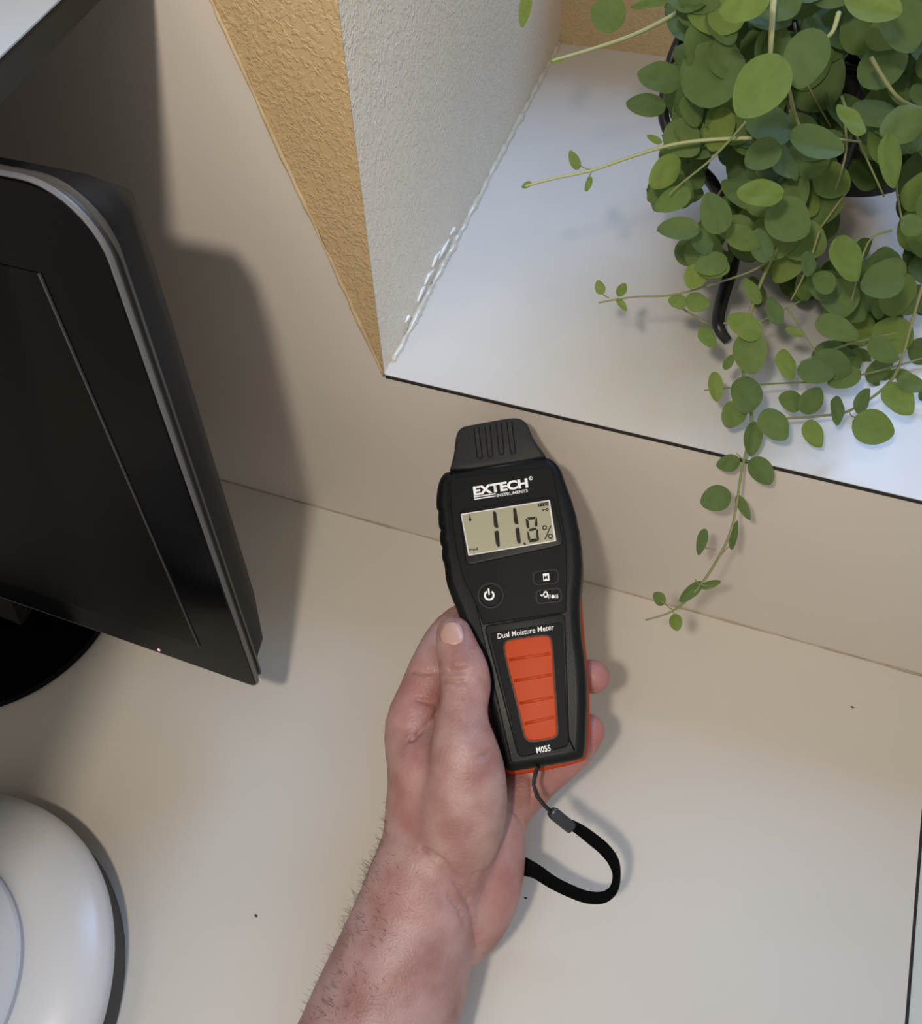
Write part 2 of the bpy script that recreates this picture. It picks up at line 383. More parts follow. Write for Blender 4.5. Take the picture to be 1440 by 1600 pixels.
body_px = [(703, 737), (694, 739), (686, 751), (682, 769), (681, 794), (685, 799), (684, 806), (685, 824), (688.5, 828), (686.5, 835), (687, 850), (691, 855), (689.5, 862), (690.5, 876), (694, 882), (696, 909), (705, 934), (716, 960), (737, 1020), (755, 1080), (770, 1130), (782, 1180), (788, 1200), (796, 1206), (835, 1200), (905, 1188), (913, 1181), (915, 1149), (917, 1087), (914, 1037), (907, 989), (905, 941),
           (909, 905), (910, 878), (908, 862), (909, 856), (905, 838), (906, 832), (901, 815), (901, 808), (896, 792), (894, 784), (888, 768), (881, 748), (875, 731), (864, 719), (852, 714)]
WB = -.004
bp_ = rnd(body_px, -.004, 1)
mplate('body', bp_, -.020, 0, M_mb, bev=.0048, steps=5)
sh_px = [(706, 760), (700, 880), (712, 950), (745, 1040), (765, 1110), (786, 1203), (797, 1212), (835, 1207), (908, 1192), (918, 1182), (921, 1107), (917, 1040), (911, 985), (908, 935), (905, 860), (880, 770), (850, 730)]
mplate('back_shell', rnd(sh_px, -.018, 2), -.031, -.0165, M_or, bev=.002)
cap_px = [(702, 741), (707, 723), (710, 711), (712, 690), (714.6, 678), (722, 669.5), (733, 667), (764, 661), (793, 656), (806, 655), (816, 657), (824.6, 665), (831, 682), (839, 696), (852, 713), (853, 718)]
M_cap = mat('cap_plastic', (.018, .018, .016), .55, bump=(1200, .2, .0003), spec=.25)
mplate('probe_cap', rnd(cap_px, -.004, 1), -.019, -.001, M_cap, bev=.0016, steps=3)
for (x0, y0, x1, y1) in ((744, 668, 749.5, 713), (761.5, 665, 766, 711), (779, 662, 783.5, 707), (795.5, 659, 801.5, 706)):
    p0 = ml(x0, y0, -.001); p1 = ml(x1, y1, -.001); d = (p1-p0)/np.linalg.norm(p1-p0); s = np.array([-d[1], d[0]]); hw = .00135
    pts = [p0+s*hw, p0*.5+p1*.5+s*hw, p1+s*hw]+[p1+s*hw*math.cos(t)+d*hw*math.sin(t) for t in (.5, 1.1, 1.57, 2.05, 2.6)]+[p1-s*hw, p0*.5+p1*.5-s*hw, p0-s*hw]
    tube('cap_groove', [mw(p, -.0009) for p in pts], .00024, M_mg, meter, 6)
    q = [p0+s*hw*.7, p1+s*hw*.7, p1+d*hw*.7, p1-s*hw*.7, p0-s*hw*.7]
    mplate('cap_rib', q, -.0015, -.0006, M_cap)
# dark groove between cap and body
pa, pb, pc_ = ml(701, 741), ml(780, 727), ml(853, 717)
tube('cap_seam', [mw(p, -.0015) for p in (pa, pb, pc_)], .0011, M_mg, meter, 8)
face_px = [(703, 752), (709, 747), (780, 738), (855, 728), (862, 732), (866, 748), (874, 790), (881, 827), (885, 850), (886, 900), (885, 930), (884, 952), (883, 957), (878, 958), (820, 966), (758, 975.5), (754, 976), (752, 971), (746, 953), (737, 930), (724.6, 909), (717, 882), (710, 848), (705, 807), (702, 765)]
mplate('face_plate', rnd(face_px, .0008, 1), -.001, .0008, M_mf, bev=.0007)
fr = rrect((716.5, 797), (864, 774), (882, 851), (728, 884), .0035, .001)
mplate('display_frame', fr, 0, .0013, M_mg, bev=.0005)
mplate('display_rim', rrect((719.5, 803), (858.5, 781), (868.8, 845.5), (731.5, 868.5), .0004, .0014, 2), .0005, .00145, mat('silver_rim', (.62, .60, .55), .3))
lcd = mplate('display', rrect((721.5, 804.5), (856.5, 783.3), (865.7, 844), (733.5, 866.4), .0003, .0015, 2), .001, .0016, M_lcd)
z1 = lambda x, y: (660+x/4.8, 640+y/4.8)
z2 = lambda x, y: (660+x/4.8, 920+y/4.8)
def flat(name, px_polys, w, m, parent, th=.00012):
    V, Fc = [], []
    for poly in px_polys:
        b0 = len(V); n = len(poly); P = [ml(*p, w) for p in poly]
        V += [mw(p, w) for p in P]+[mw(p, w+th) for p in P]
        Fc += [[b0+n+i for i in range(n)], [b0+i for i in reversed(range(n))]]+[[b0+i, b0+(i+1) % n, b0+n+(i+1) % n, b0+n+i] for i in range(n)]
    return mk(name, V, Fc, m, parent)
def ring(cx, cy, r0, r1, a0=0, a1=360, n=20, asp=1.):
    out = []
    for i in range(n):
        t0 = math.radians(a0+(a1-a0)*i/n); t1 = math.radians(a0+(a1-a0)*(i+1)/n)
        out.append([(cx+r*math.cos(t), cy+r*asp*math.sin(t)) for r, t in ((r1, t0), (r1, t1), (r0, t1), (r0, t0))])
    return out
disc = lambda cx, cy, r, n=16: [(cx+r*math.cos(6.2832*i/n), cy+r*math.sin(6.2832*i/n)) for i in range(n)]
seg = lambda *p: [z1(*q) for q in p]
W0 = .00162
one = [seg((528, 768), (540, 762), (552, 775), (560, 835), (569, 882), (560, 888), (540, 882), (534, 860)), seg((538, 918), (556, 906), (571, 912), (580, 1018), (572, 1033), (560, 1025), (550, 1005))]
two = [seg((678, 745), (690, 738), (702, 748), (712, 810), (720, 856), (710, 862), (690, 854), (684, 835)), seg((696, 896), (712, 883), (724, 888), (737, 992), (728, 1008), (716, 1000), (707, 985))]
eight = [seg((782, 810), (850, 804), (840, 822), (796, 828)), seg((772, 822), (782, 818), (796, 838), (800, 886), (788, 892), (780, 880)), seg((846, 824), (858, 808), (862, 868), (854, 880), (842, 872)),
         seg((800, 896), (846, 884), (856, 892), (848, 902), (808, 912), (794, 906)), seg((784, 910), (794, 918), (808, 966), (800, 984), (790, 976)), seg((852, 904), (864, 896), (874, 976), (864, 984), (854, 962)), seg((810, 972), (852, 966), (864, 986), (850, 992), (806, 996), (796, 992))]
flat('digit', one, W0, M_dig, lcd); flat('digit', two, W0, M_dig, lcd); flat('digit', eight, W0, M_dig, lcd)
flat('decimal_point', [seg((758, 998), (772, 996), (774, 1016), (760, 1020))], W0, M_dig, lcd)
c1 = z1(915, 886); c2 = z1(958, 950)
flat('percent_sign', ring(*c1, 2.2, 3.8)+ring(*c2, 2.4, 4.0)+[seg((958, 868), (966, 870), (922, 972), (913, 974))], W0, M_dig, lcd)
flat('drop_mark', [seg((352, 788), (362, 815), (368, 828), (362, 836), (350, 836), (345, 828), (350, 812))], W0, M_dig, lcd)
bt = [seg((870, 705), (935, 694), (936, 700), (871, 711)), seg((872, 722), (938, 712), (939, 718), (873, 728)), seg((866, 706), (872, 705), (875, 727), (869, 728)), seg((882, 710), (895, 708), (896, 720), (884, 722)), seg((900, 707), (912, 705), (914, 717), (902, 719)), seg((918, 704), (928, 702), (930, 714), (920, 716)), seg((932, 692), (942, 690), (944, 720), (936, 722))]
flat('battery_mark', bt, W0, M_dig, lcd)
flat('key_mark', [seg((895, 750), (925, 744), (926, 750), (896, 756)), seg((900, 754), (905, 753), (907, 763), (902, 764))]+ring(*z1(933, 750), 1.0, 2.4), W0, M_dig, lcd)
def text(name, s, p0, p1, hpx, w, m, parent, bold=0., xs=None, shear=0.):
    """text from pixel p0 to p1 along its baseline, hpx cap height, lying on the meter face"""
    cu = bpy.data.curves.new('t', 'FONT'); cu.body = s; cu.size = 1; cu.offset = bold; cu.extrude = 0; cu.resolution_u = 3; cu.shear = shear
    to = bpy.data.objects.new('t', cu); C.objects.link(to); bpy.context.view_layer.update()
    dg = bpy.context.evaluated_depsgraph_get(); me = bpy.data.meshes.new_from_object(to.evaluated_get(dg)); bpy.data.objects.remove(to)
    xs_ = [v.co.x for v in me.vertices]; ys_ = [v.co.y for v in me.vertices if True]
    x0, x1 = min(xs_), max(xs_); cap = .73
    A = ml(*p0, w); B = ml(*p1, w); d = (B-A); Ln = np.linalg.norm(d); d /= Ln; s_ = np.array([-d[1], d[0]])
    hh = hpx*.383/F
    for v in me.vertices:
        u = (v.co.x-x0)/(x1-x0)*Ln; t = v.co.y/cap*hh; v.co = Vector(mw(A+d*u+s_*t, w))
    me.materials.clear(); me.materials.append(m)
    o = bpy.data.objects.new(name, me); C.objects.link(o); o.parent = parent; o.matrix_parent_inverse = Matrix.Translation(-wl(parent))
    return o
WF = .00095
text('maker_lettering', 'EXTECH', z1(384, 642), z1(793, 578), 14.6, WF, M_ink, meter, .045)
text('maker_lettering', 'INSTRUMENTS', z1(558, 656), z1(790, 618), 5.4, WF, M_ink, meter, .012)
flat('maker_stripe', [seg((384, 652), (548, 627), (549, 635), (385, 660))], WF, M_ink, meter)
flat('maker_stripe', [seg((386, 669), (549, 644), (550, 652), (387, 677))], WF, M_ink, meter)
flat('registered_mark', ring(*z1(811, 515), 2.3, 3.1), WF, M_ink, meter)
text('registered_mark', 'R', z1(805, 523), z1(817, 521), 3.2, WF, M_ink, meter)
text('display_lettering', 'Pmd', z1(348, 1063), z1(416, 1052), 4.6, W0+.0001, M_dig, lcd, .02)
# buttons
def pxplate(name, px_poly, w0, w1, m, parent=meter, bev=0.):
    return mplate(name, [ml(*p, w1) for p in px_poly], w0, w1, m, parent, bev)
pxplate('button_ring', disc(766, 930.5, 20.5, 28), .0003, .0009, M_mg)
pb_ = pxplate('power_button', disc(766, 930.5, 17.6, 28), .0005, .0015, M_mf, bev=.0006)
pc = z1(500, 1388)
flat('power_mark', ring(pc[0], pc[1]+1, 5.4, 8.3, -58, 238, 22)+[[(pc[0]-2.6, pc[1]-9.5), (pc[0]-.1, pc[1]-9.8), (pc[0]+1.2, pc[1]), (pc[0]-1.2, pc[1]+.3)]], .0016, M_ink, pb_)
def pill(cx, cy, w, h, r=None):
    dxu = np.array([1, -.105]); dyv = np.array([.08, 1]); c = np.array([cx, cy])
    return [tuple(c+dxu*sx*w/2+dyv*sy*h/2) for sx, sy in ((-1, -1), (1, -1), (1, 1), (-1, 1))]
for (cx, cy, nm) in ((852.5, 901.8, 'memory_button'), (857, 931, 'hold_button')):
    mplate('button_ring', rrect(*pill(cx, cy, 41, 22.5), .0026, .001), .0003, .0009, M_mg)
    bt_ = mplate(nm, rrect(*pill(cx, cy, 35.5, 17.5), .0022, .0014), .0005, .0014, M_mf, bev=.0005)
    if nm == 'memory_button':
        c = pill(cx+.5, cy, 9.5, 11.5); flat('button_mark', [c], .0015, M_ink, bt_)
        text('button_mark', 'M', (cx-2.8, cy+3.6), (cx+3.2, cy+2.9), 6.0, .00166, M_mg, bt_, .03)
    else:
        c = z2(922, 42)
        flat('button_mark', ring(*c, 2.0, 3.7, asp=1.4)+[[z2(882, 44), z2(904, 41), z2(905, 48), z2(884, 51)], [z2(888, 50), z2(896, 49), z2(900, 57), z2(892, 58)]]
             + [disc(*z2(978, 58), 2.9)]+ring(*z2(978, 58), 4.6, 5.5, 150, 215, 5)+ring(*z2(978, 58), 7.0, 7.9, 155, 208, 5)+ring(*z2(978, 58), 4.6, 5.5, -35, 30, 5)+ring(*z2(978, 58), 7.0, 7.9, -28, 25, 5), .0015, M_ink, bt_)
# lower recessed handle panel
mplate('handle_rim', rrect((755, 977), (883, 957), (890, 1167), (809, 1185), .0035, .0004), -.002, .0004, M_mg, bev=.0008)
mplate('handle_panel', rrect((765, 989), (878, 971), (888.5, 1165), (811, 1183.5), .0022, .0007), -.001, .0007, M_mf, bev=.0004)
text('handle_lettering', 'Dual Moisture Meter', z2(563, 375), z2(987, 305), 8.6, .00085, M_ink, meter, .006, shear=.12)
og = [(787, 1013), (788.5, 1004), (795, 1000), (822, 996), (851, 992.5), (858, 995), (861.5, 1003), (865, 1066), (868, 1107), (870, 1145), (868, 1150), (860, 1154), (829, 1158.5), (821, 1153.5), (818, 1145), (806, 1091), (793, 1041)]
ogl = rnd(og, .0018, 1)
mplate('grip_gap', inset(ogl, -.0006), 0, .0009, M_mg)
gp = mplate('orange_grip', ogl, 0, .0019, M_or, bev=.0007)
for (ya, yb) in ((1033, 1027), (1066, 1060), (1101, 1095), (1133, 1126)):
    xl = np.interp(ya, [1000, 1040, 1090, 1150], [788, 793, 806, 820])+3; xr = np.interp(yb, [1000, 1066, 1150], [861, 865, 870])-3
    P0, P1 = ml(xl, ya-2, .0019), ml(xr, yb-6, .0019)
    V, Fc = tube_geo([mw(P0, .0019), mw((P0+P1)/2, .0019), mw(P1, .0019)], [.0007, .0007, .0007], 8, flat=(.3, tuple(MN)))
    mk('grip_ridge', V, Fc, M_or, gp, True)
text('model_lettering', 'M055', z2(857, 1233), z2(962, 1214), 8.6, .00085, M_ink, meter, .02)
# wrist lanyard (moves with the meter)
M_cord = mat('lanyard_cord', (.012, .010, .009), .6); M_strap = mat('lanyard_webbing', (.002, .002, .002), .9, bump=(2500, .5, .0004), spec=.08)
def cpk(x, y, z): return cpt(x, y, z*1.08)
ws = tube('lanyard_cord', [cpk(*p) for p in [(846, 1190, .345), (836, 1204, .330), (832, 1225, .327), (838, 1245, .327), (850, 1260, .328), (862, 1272, .330)]], .0006, M_cord, meter, 8)
tube('lanyard_cord', [cpk(*p) for p in [(848, 1190, .345), (839, 1206, .331), (835, 1226, .328), (842, 1245, .328), (853, 1259, .329), (866, 1270, .331)]], .00050, M_cord, meter, 8)
loopp = [(885, 1285, .333), (905, 1296, .335), (925, 1311, .337), (944, 1327, .339), (958, 1346, .341), (963, 1368, .343), (958, 1390, .345), (942, 1402, .346), (918, 1402, .346), (890, 1392, .347), (862, 1378, .348), (838, 1362, .349), (822, 1355, .350), (800, 1345, .353)]
wid = [7.5, 9, 10, 10, 9, 6.5, 7.5, 9.5, 10, 10.2, 10.5, 11.5, 14, 15]
LP_ = catmull([np.array([*cpk(*p), w_*p[2]*1.08/F]) for p, w_ in zip(loopp, wid)], 6)
strap = tube('wrist_strap', [p[:3] for p in LP_], [p[3] for p in LP_], M_strap, meter, 10, flat=(.22, tuple(camvec(0, 0, 1))))
sl = catmull([np.array([*cpk(*p)]) for p in [(860, 1267, .3305), (877, 1281, .332), (893, 1294, .334)]], 3)
tube('strap_slider', sl, [.0022]+[.0030]*(len(sl)-2)+[.0030], mat('slider_plastic', (.022, .024, .03), .35), meter, 12, flat=(.6, tuple(camvec(0, 0, 1))))
V, Fc = [], []
for i in range(26):
    j = random.randrange(4, len(LP_)-2); p = LP_[j][:3]; q = p+camvec(*(np.random.uniform(-1, 1, 3)*.0035)); e = (p+q)/2+camvec(*(np.random.uniform(-1, 1, 3)*.001))
    sgn = np.random.uniform(-1, 1, 3); p2 = p+camvec(sgn[0], sgn[1], 0)*LP_[j][3]*.9
    tube_geo([p2, p2+(e-p)*.7, p2+(q-p)*.6], .00012, 4, V, Fc)
tag(mk('strap_fray', V, Fc, M_strap, meter), kind='stuff')

# ------------------------------------------------------------------ hand and forearm (signed distance field -> surface nets)
def hp(px, py, z):
    z = z*float(np.interp(py, [1300, 1600], [1.08, 1.05]))
    return np.array([(px-720)/F*z, (py-800)/F*z, z])   # metres, right / down / away from the eye
chains = {
 'thumb': ([(709, 992, .3455, 8.2), (714, 1012, .3425, 9.3), (724, 1045, .3385, 10.8), (728, 1072, .3365, 10.9), (724, 1105, .333, 10.6), (722, 1140, .330, 12.2), (726, 1180, .327, 15.0), (727, 1215, .327, 17.3), (722, 1265, .329, 19.2), (708, 1315, .333, 19.2), (695, 1360, .336, 17)], .004),
 'index': ([(690, 1250, .347, 17), (662, 1190, .349, 16.5), (650, 1135, .352, 14.4), (664, 1085, .357, 12.6), (683, 1035, .364, 12.0), (708, 990, .374, 11.0), (745, 965, .386, 9.5), (800, 975, .391, 8.6), (840, 985, .391, 7.8)], .004),
 'middle': ([(690, 1200, .366, 14), (730, 1130, .376, 12), (800, 1085, .384, 9.6), (865, 1066, .381, 8.7), (905, 1058, .374, 8.3), (926, 1057, .369, 8.2)], .003),
 'ring': ([(720, 1230, .362, 13), (780, 1165, .372, 11), (830, 1140, .376, 9.5), (880, 1135, .373, 8.8)], .003),
 'pinky': ([(762, 1290, .352, 14), (800, 1248, .356, 12.5), (842, 1212, .360, 10.8), (875, 1190, .364, 9.5), (900, 1168, .366, 8.8), (918, 1142, .366, 8.3)], .0035),
 'heel': ([(770, 1262, .355, 15), (768, 1310, .349, 15.5), (763, 1355, .346, 16.2), (752, 1395, .343, 16.8), (735, 1428, .341, 16.5), (722, 1452, .339, 14.5)], .004),
 'palm': ([(690, 1180, .358, 15), (700, 1240, .353, 17), (700, 1310, .346, 19), (690, 1370, .341, 20)], .008),
 'arm': ([(672, 1200, .343, 18.5), (668, 1260, .342, 18.9), (668, 1310, .341, 20.2), (668, 1350, .338, 23.2), (660, 1395, .336, 25.8), (648, 1440, .335, 27.2), (630, 1500, .331, 29.0), (612, 1550, .328, 30.2), (594, 1600, .324, 31.0), (560, 1700, .314, 33), (500, 1880, .295, 36), (420, 2100, .270, 39)], .004),
}
h_ = .001
lo = np.array([-.135, .038, .215]); hi = np.array([.082, .350, .448])
nx, ny, nz = [int(math.ceil(v)) for v in (hi-lo)/h_]
def build_field():
    D = np.full((nx, ny, nz), .02, np.float32)
    def sub(center_lo, center_hi, pad):
        i0 = np.maximum(0, np.floor((center_lo-pad-lo)/h_).astype(int)); i1 = np.minimum([nx, ny, nz], np.ceil((center_hi+pad-lo)/h_).astype(int)+1)
        sl_ = tuple(slice(i0[k], i1[k]) for k in range(3))
        g_ = [(lo[k]+h_*np.arange(i0[k], i1[k])).astype(np.float32) for k in range(3)]
        return sl_, g_
    def cone(g_, a_, b_, ra, rb):
        d = (b_-a_).astype(np.float32); L2 = float(d@d)
        X = g_[0][:, None, None]-a_[0]; Y = g_[1][None, :, None]-a_[1]; Z = g_[2][None, None, :]-a_[2]
        t = np.clip((X*d[0]+Y*d[1]+Z*d[2])/L2, 0, 1).astype(np.float32)
        return np.sqrt((X-t*d[0])**2+(Y-t*d[1])**2+(Z-t*d[2])**2)-(ra+t*(rb-ra))
    def smin(a_, b_, k_):
        hh = np.clip(.5+.5*(b_-a_)/k_, 0, 1); return b_*(1-hh)+a_*hh-k_*hh*(1-hh)
    def smax(a_, b_, k_): return -smin(-a_, -b_, k_)
    order = [('arm', .004), ('palm', .008), ('heel', .0035), ('thumb', .0048), ('index', .0035), ('middle', .003), ('ring', .003), ('pinky', .003)]
    for nm, k_ in order:
        pts, kc = chains[nm]; P = [hp(*p[:3]) for p in pts]; Rr = [p[3]*.00107 for p in pts]
        if nm in ('arm', 'thumb', 'index', 'heel', 'pinky', 'middle'):
            S = catmull([np.array([*p, r]) for p, r in zip(P, Rr)], 3); P = [s[:3] for s in S]; Rr = [s[3] for s in S]
        Pa = np.array(P); sl_, g_ = sub(Pa.min(0)-max(Rr), Pa.max(0)+max(Rr), .012)
        sub_d = np.full(tuple(len(q) for q in g_), .02, np.float32)
        for i in range(len(P)-1):
            q0 = np.minimum(P[i], P[i+1])-max(Rr[i], Rr[i+1]); q1 = np.maximum(P[i], P[i+1])+max(Rr[i], Rr[i+1])
            s2, g2 = sub(q0, q1, .010)
            loc = tuple(slice(max(s2[k].start, sl_[k].start)-sl_[k].start, min(s2[k].stop, sl_[k].stop)-sl_[k].start) for k in range(3))
            g3 = [g_[k][loc[k]] for k in range(3)]
            if min(len(q) for q in g3) == 0: continue
            d = cone(g3, P[i], P[i+1], Rr[i], Rr[i+1])
            sub_d[loc] = np.minimum(sub_d[loc], d)
        D[sl_] = smin(D[sl_], sub_d, k_)
    # carved creases: (px,py,z) polylines, radius mm, smooth mm
    for pts, r_, k_ in CREASES:
        P = [hp(*p) for p in pts]
        for i in range(len(P)-1):
            q0 = np.minimum(P[i], P[i+1]); q1 = np.maximum(P[i], P[i+1]); s2, g2 = sub(q0, q1, .006)
            if min(len(q) for q in g2) == 0: continue
            d = cone(g2, P[i], P[i+1], r_, r_); D[s2] = smax(D[s2], -d, k_)
    return D
def surf_crease(pts, r=.0006, k_=.0012): return (pts, r, k_)
CREASES = []
def surface_nets(D):
    S = D < 0
    nc = (nx-1, ny-1, nz-1)
    cnt = np.zeros(nc, np.int8)
    for i in (0, 1):
        for j in (0, 1):
            for l in (0, 1): cnt += S[i:nx-1+i, j:ny-1+j, l:nz-1+l]
    act = (cnt > 0) & (cnt < 8); idx = np.argwhere(act); vid = -np.ones(nc, np.int32); vid[act] = np.arange(len(idx))
    acc = np.zeros((len(idx), 3)); num = np.zeros(len(idx))
    cn = [(i, j, l) for i in (0, 1) for j in (0, 1) for l in (0, 1)]
    val = {c: D[idx[:, 0]+c[0], idx[:, 1]+c[1], idx[:, 2]+c[2]] for c in cn}
    for c in cn:
        for ax in range(3):
            if c[ax] == 0:
                c2 = tuple(1 if k == ax else c[k] for k in range(3)); v0, v1 = val[c], val[c2]
                cr = (v0 < 0) != (v1 < 0); t = np.where(cr, v0/(v0-v1+1e-12), 0)
                p = np.zeros((len(idx), 3)); p += np.array(c); p[:, ax] += t
                acc += p*cr[:, None]; num += cr
    V = lo+h_*(idx+acc/num[:, None])
    Fq = []
    for ax in range(3):
        a1, a2 = [(1, 2), (2, 0), (0, 1)][ax]
        sl0 = [slice(0, s) for s in (nx, ny, nz)]; s_a = list(sl0); s_b = list(sl0)
        s_a[ax] = slice(0, -1); s_b[ax] = slice(1, None)
        cr = S[tuple(s_a)] != S[tuple(s_b)]; e = np.argwhere(cr)
        e = e[(e[:, a1] > 0) & (e[:, a2] > 0) & (e[:, a1] < nc[a1]) & (e[:, a2] < nc[a2])]
        ins = S[tuple(e.T)]
        def g_(d1, d2): q = e.copy(); q[:, a1] -= d1; q[:, a2] -= d2; return vid[tuple(q.T)]
        q = np.stack([g_(1, 1), g_(0, 1), g_(0, 0), g_(1, 0)], 1); q[~ins] = q[~ins][:, ::-1]
        Fq.append(q)
    return V, np.concatenate(Fq)
def front_surface(D, px, py):
    """first surface point met going away from the eye along that direction (metres away)"""
    for z in np.arange(.21, .41, .0005):
        p = hp(px, py, z); i = ((p-lo)/h_).astype(int)
        if (i >= 0).all() and i[0] < nx and i[1] < ny and i[2] < nz and D[tuple(i)] < 0: return z
    return None
D = build_field()
# shallow folds of skin, laid on the surface that the field already has
folds = [([(690, 1050), (705, 1053), (722, 1051), (742, 1053)], .00055), ([(692, 1062), (708, 1066), (725, 1064), (738, 1063)], .00055), ([(700, 1044), (715, 1047), (732, 1044)], .0004),
         ([(640, 1160), (660, 1140), (680, 1118), (692, 1090)], .0009), ([(650, 1093), (668, 1097), (684, 1102)], .0008), ([(640, 1050), (660, 1052), (680, 1050)], .0005),
         ([(742, 1187), (758, 1180), (772, 1172)], .0006), ([(660, 1325), (690, 1342), (712, 1372)], .0007), ([(690, 1355), (712, 1380), (735, 1420), (745, 1480)], .0008),
         ([(795, 1262), (810, 1275), (818, 1292)], .0007), ([(828, 1210), (830, 1235), (829, 1262)], .0008), ([(700, 1395), (725, 1440)], .0005), ([(770, 1352), (752, 1366), (740, 1364)], .0006)]
CR = []
for pts, r in folds:
    P3 = []
    for x, y in [tuple(q) for q in catmull(pts, 3)]:
        z = front_surface(D, x, y)
        if z: P3.append((x, y, z-.0002))
    if len(P3) > 1: CR.append((P3, r, .0014))
def carve(D, CR):
    for pts, r_, k_ in CR:
        P = [hp(*p) for p in pts]
        for i in range(len(P)-1):
            if abs(P[i][2]-P[i+1][2]) > .006: continue
            q0 = np.minimum(P[i], P[i+1])-.006; q1 = np.maximum(P[i], P[i+1])+.006
            i0 = np.maximum(0, ((q0-lo)/h_).astype(int)); i1 = np.minimum([nx, ny, nz], ((q1-lo)/h_).astype(int)+1)
            sl_ = tuple(slice(i0[k], i1[k]) for k in range(3)); g_ = [lo[k]+h_*np.arange(i0[k], i1[k]) for k in range(3)]
            a_, b_ = P[i], P[i+1]; d = b_-a_; X = g_[0][:, None, None]-a_[0]; Y = g_[1][None, :, None]-a_[1]; Z = g_[2][None, None, :]-a_[2]
            t = np.clip((X*d[0]+Y*d[1]+Z*d[2])/(d@d+1e-12), 0, 1)
            dd = np.sqrt((X-t*d[0])**2+(Y-t*d[1])**2+(Z-t*d[2])**2)-r_
            A_, B_ = -D[sl_], dd; hh = np.clip(.5+.5*(B_-A_)/k_, 0, 1); D[sl_] = -(B_*(1-hh)+A_*hh-k_*hh*(1-hh))
Dfront = D.copy(); carve(D, CR)
Vh, Fh = surface_nets(D)
# two light smoothing passes
def smooth(V, Fq, it, lam):
    E_ = np.concatenate([Fq[:, [0, 1]], Fq[:, [1, 2]], Fq[:, [2, 3]], Fq[:, [3, 0]]]); E_ = np.concatenate([E_, E_[:, ::-1]])
    deg = np.bincount(E_[:, 0], minlength=len(V))[:, None]
    for _ in range(it):
        S_ = np.stack([np.bincount(E_[:, 0], weights=V[E_[:, 1], k], minlength=len(V)) for k in range(3)], 1)/np.maximum(deg, 1)
        V = V+lam*(S_-V)
    return V
Vh = smooth(Vh, Fh, 3, .5)
Vw = C0+Vh@np.array([R_, D_, W_])
me = bpy.data.meshes.new('person'); me.vertices.add(len(Vw)); me.vertices.foreach_set('co', Vw.astype(np.float32).ravel())
me.loops.add(len(Fh)*4); me.loops.foreach_set('vertex_index', Fh.astype(np.int32).ravel())
me.polygons.add(len(Fh)); me.polygons.foreach_set('loop_start', np.arange(0, len(Fh)*4, 4, dtype=np.int32)); me.update(calc_edges=True); me.validate()
for p in me.polygons: p.use_smooth = True
# skin: tone mottling, redder fingertips given by a painted mask of the body itself
M_skin = bpy.data.materials.new('skin'); M_skin.use_nodes = True; nt = M_skin.node_tree; N = nt.nodes; Lk = nt.links; b_ = N['Principled BSDF']
b_.inputs['Roughness'].default_value = .46; b_.inputs['Subsurface Weight'].default_value = .25; b_.inputs['Subsurface Radius'].default_value = (1, .35, .2); b_.inputs['Subsurface Scale'].default_value = .003
b_.inputs['Specular IOR Level'].default_value = .4
tc = N.new('ShaderNodeTexCoord'); n1 = N.new('ShaderNodeTexNoise'); n1.inputs['Scale'].default_value = 55; n1.inputs['Detail'].default_value = 6
mr = N.new('ShaderNodeMapRange'); mr.inputs[1].default_value = .38; mr.inputs[2].default_value = .66
m1 = N.new('ShaderNodeMix'); m1.data_type = 'RGBA'; m1.inputs[6].default_value = (.385, .250, .225, 1); m1.inputs[7].default_value = (.262, .135, .118, 1)
at = N.new('ShaderNodeAttribute'); at.attribute_name = 'redness'
m2 = N.new('ShaderNodeMix'); m2.data_type = 'RGBA'; m2.inputs[7].default_value = (.37, .135, .118, 1)
n2 = N.new('ShaderNodeTexNoise'); n2.inputs['Scale'].default_value = 700; n2.inputs['Detail'].default_value = 3
n3 = N.new('ShaderNodeTexVoronoi'); n3.inputs['Scale'].default_value = 900
ad = N.new('ShaderNodeMath'); ad.operation = 'ADD'
bp = N.new('ShaderNodeBump'); bp.inputs['Strength'].default_value = .4; bp.inputs['Distance'].default_value = .0004
for n in (n1, n2, n3): Lk.new(tc.outputs['Object'], n.inputs['Vector'])
Lk.new(n1.outputs['Fac'], mr.inputs[0]); Lk.new(mr.outputs[0], m1.inputs[0]); Lk.new(m1.outputs[2], m2.inputs[6]); Lk.new(at.outputs['Fac'], m2.inputs[0]); Lk.new(m2.outputs[2], b_.inputs['Base Color'])
Lk.new(n2.outputs['Fac'], ad.inputs[0]); Lk.new(n3.outputs['Distance'], ad.inputs[1]); Lk.new(ad.outputs[0], bp.inputs['Height']); Lk.new(bp.outputs[0], b_.inputs['Normal'])
me.materials.append(M_skin)
red = np.full(len(Vh), .12)
for (px, py, z, r, am) in ((932, 1057, .369, .016, .85), (925, 1145, .359, .018, .85), (740, 1010, .342, .008, .8), (655, 1090, .352, .022, .55), (880, 1200, .357, .03, .6), (770, 1400, .340, .03, .45), (800, 1290, .35, .02, .3), (640, 1230, .33, .03, .3), (640, 1400, .32, .025, .25)):
    d = np.linalg.norm(Vh-hp(px, py, z), axis=1); red = np.maximum(red, am*np.clip(1.3-d/r, 0, 1))
atr = me.attributes.new('redness', 'FLOAT', 'POINT'); atr.data.foreach_set('value', red.astype(np.float32))
hand = bpy.data.objects.new('person', me); C.objects.link(hand)
tag(hand, 'bare left hand and hairy forearm gripping the handheld meter, thumb on its left side', 'person')
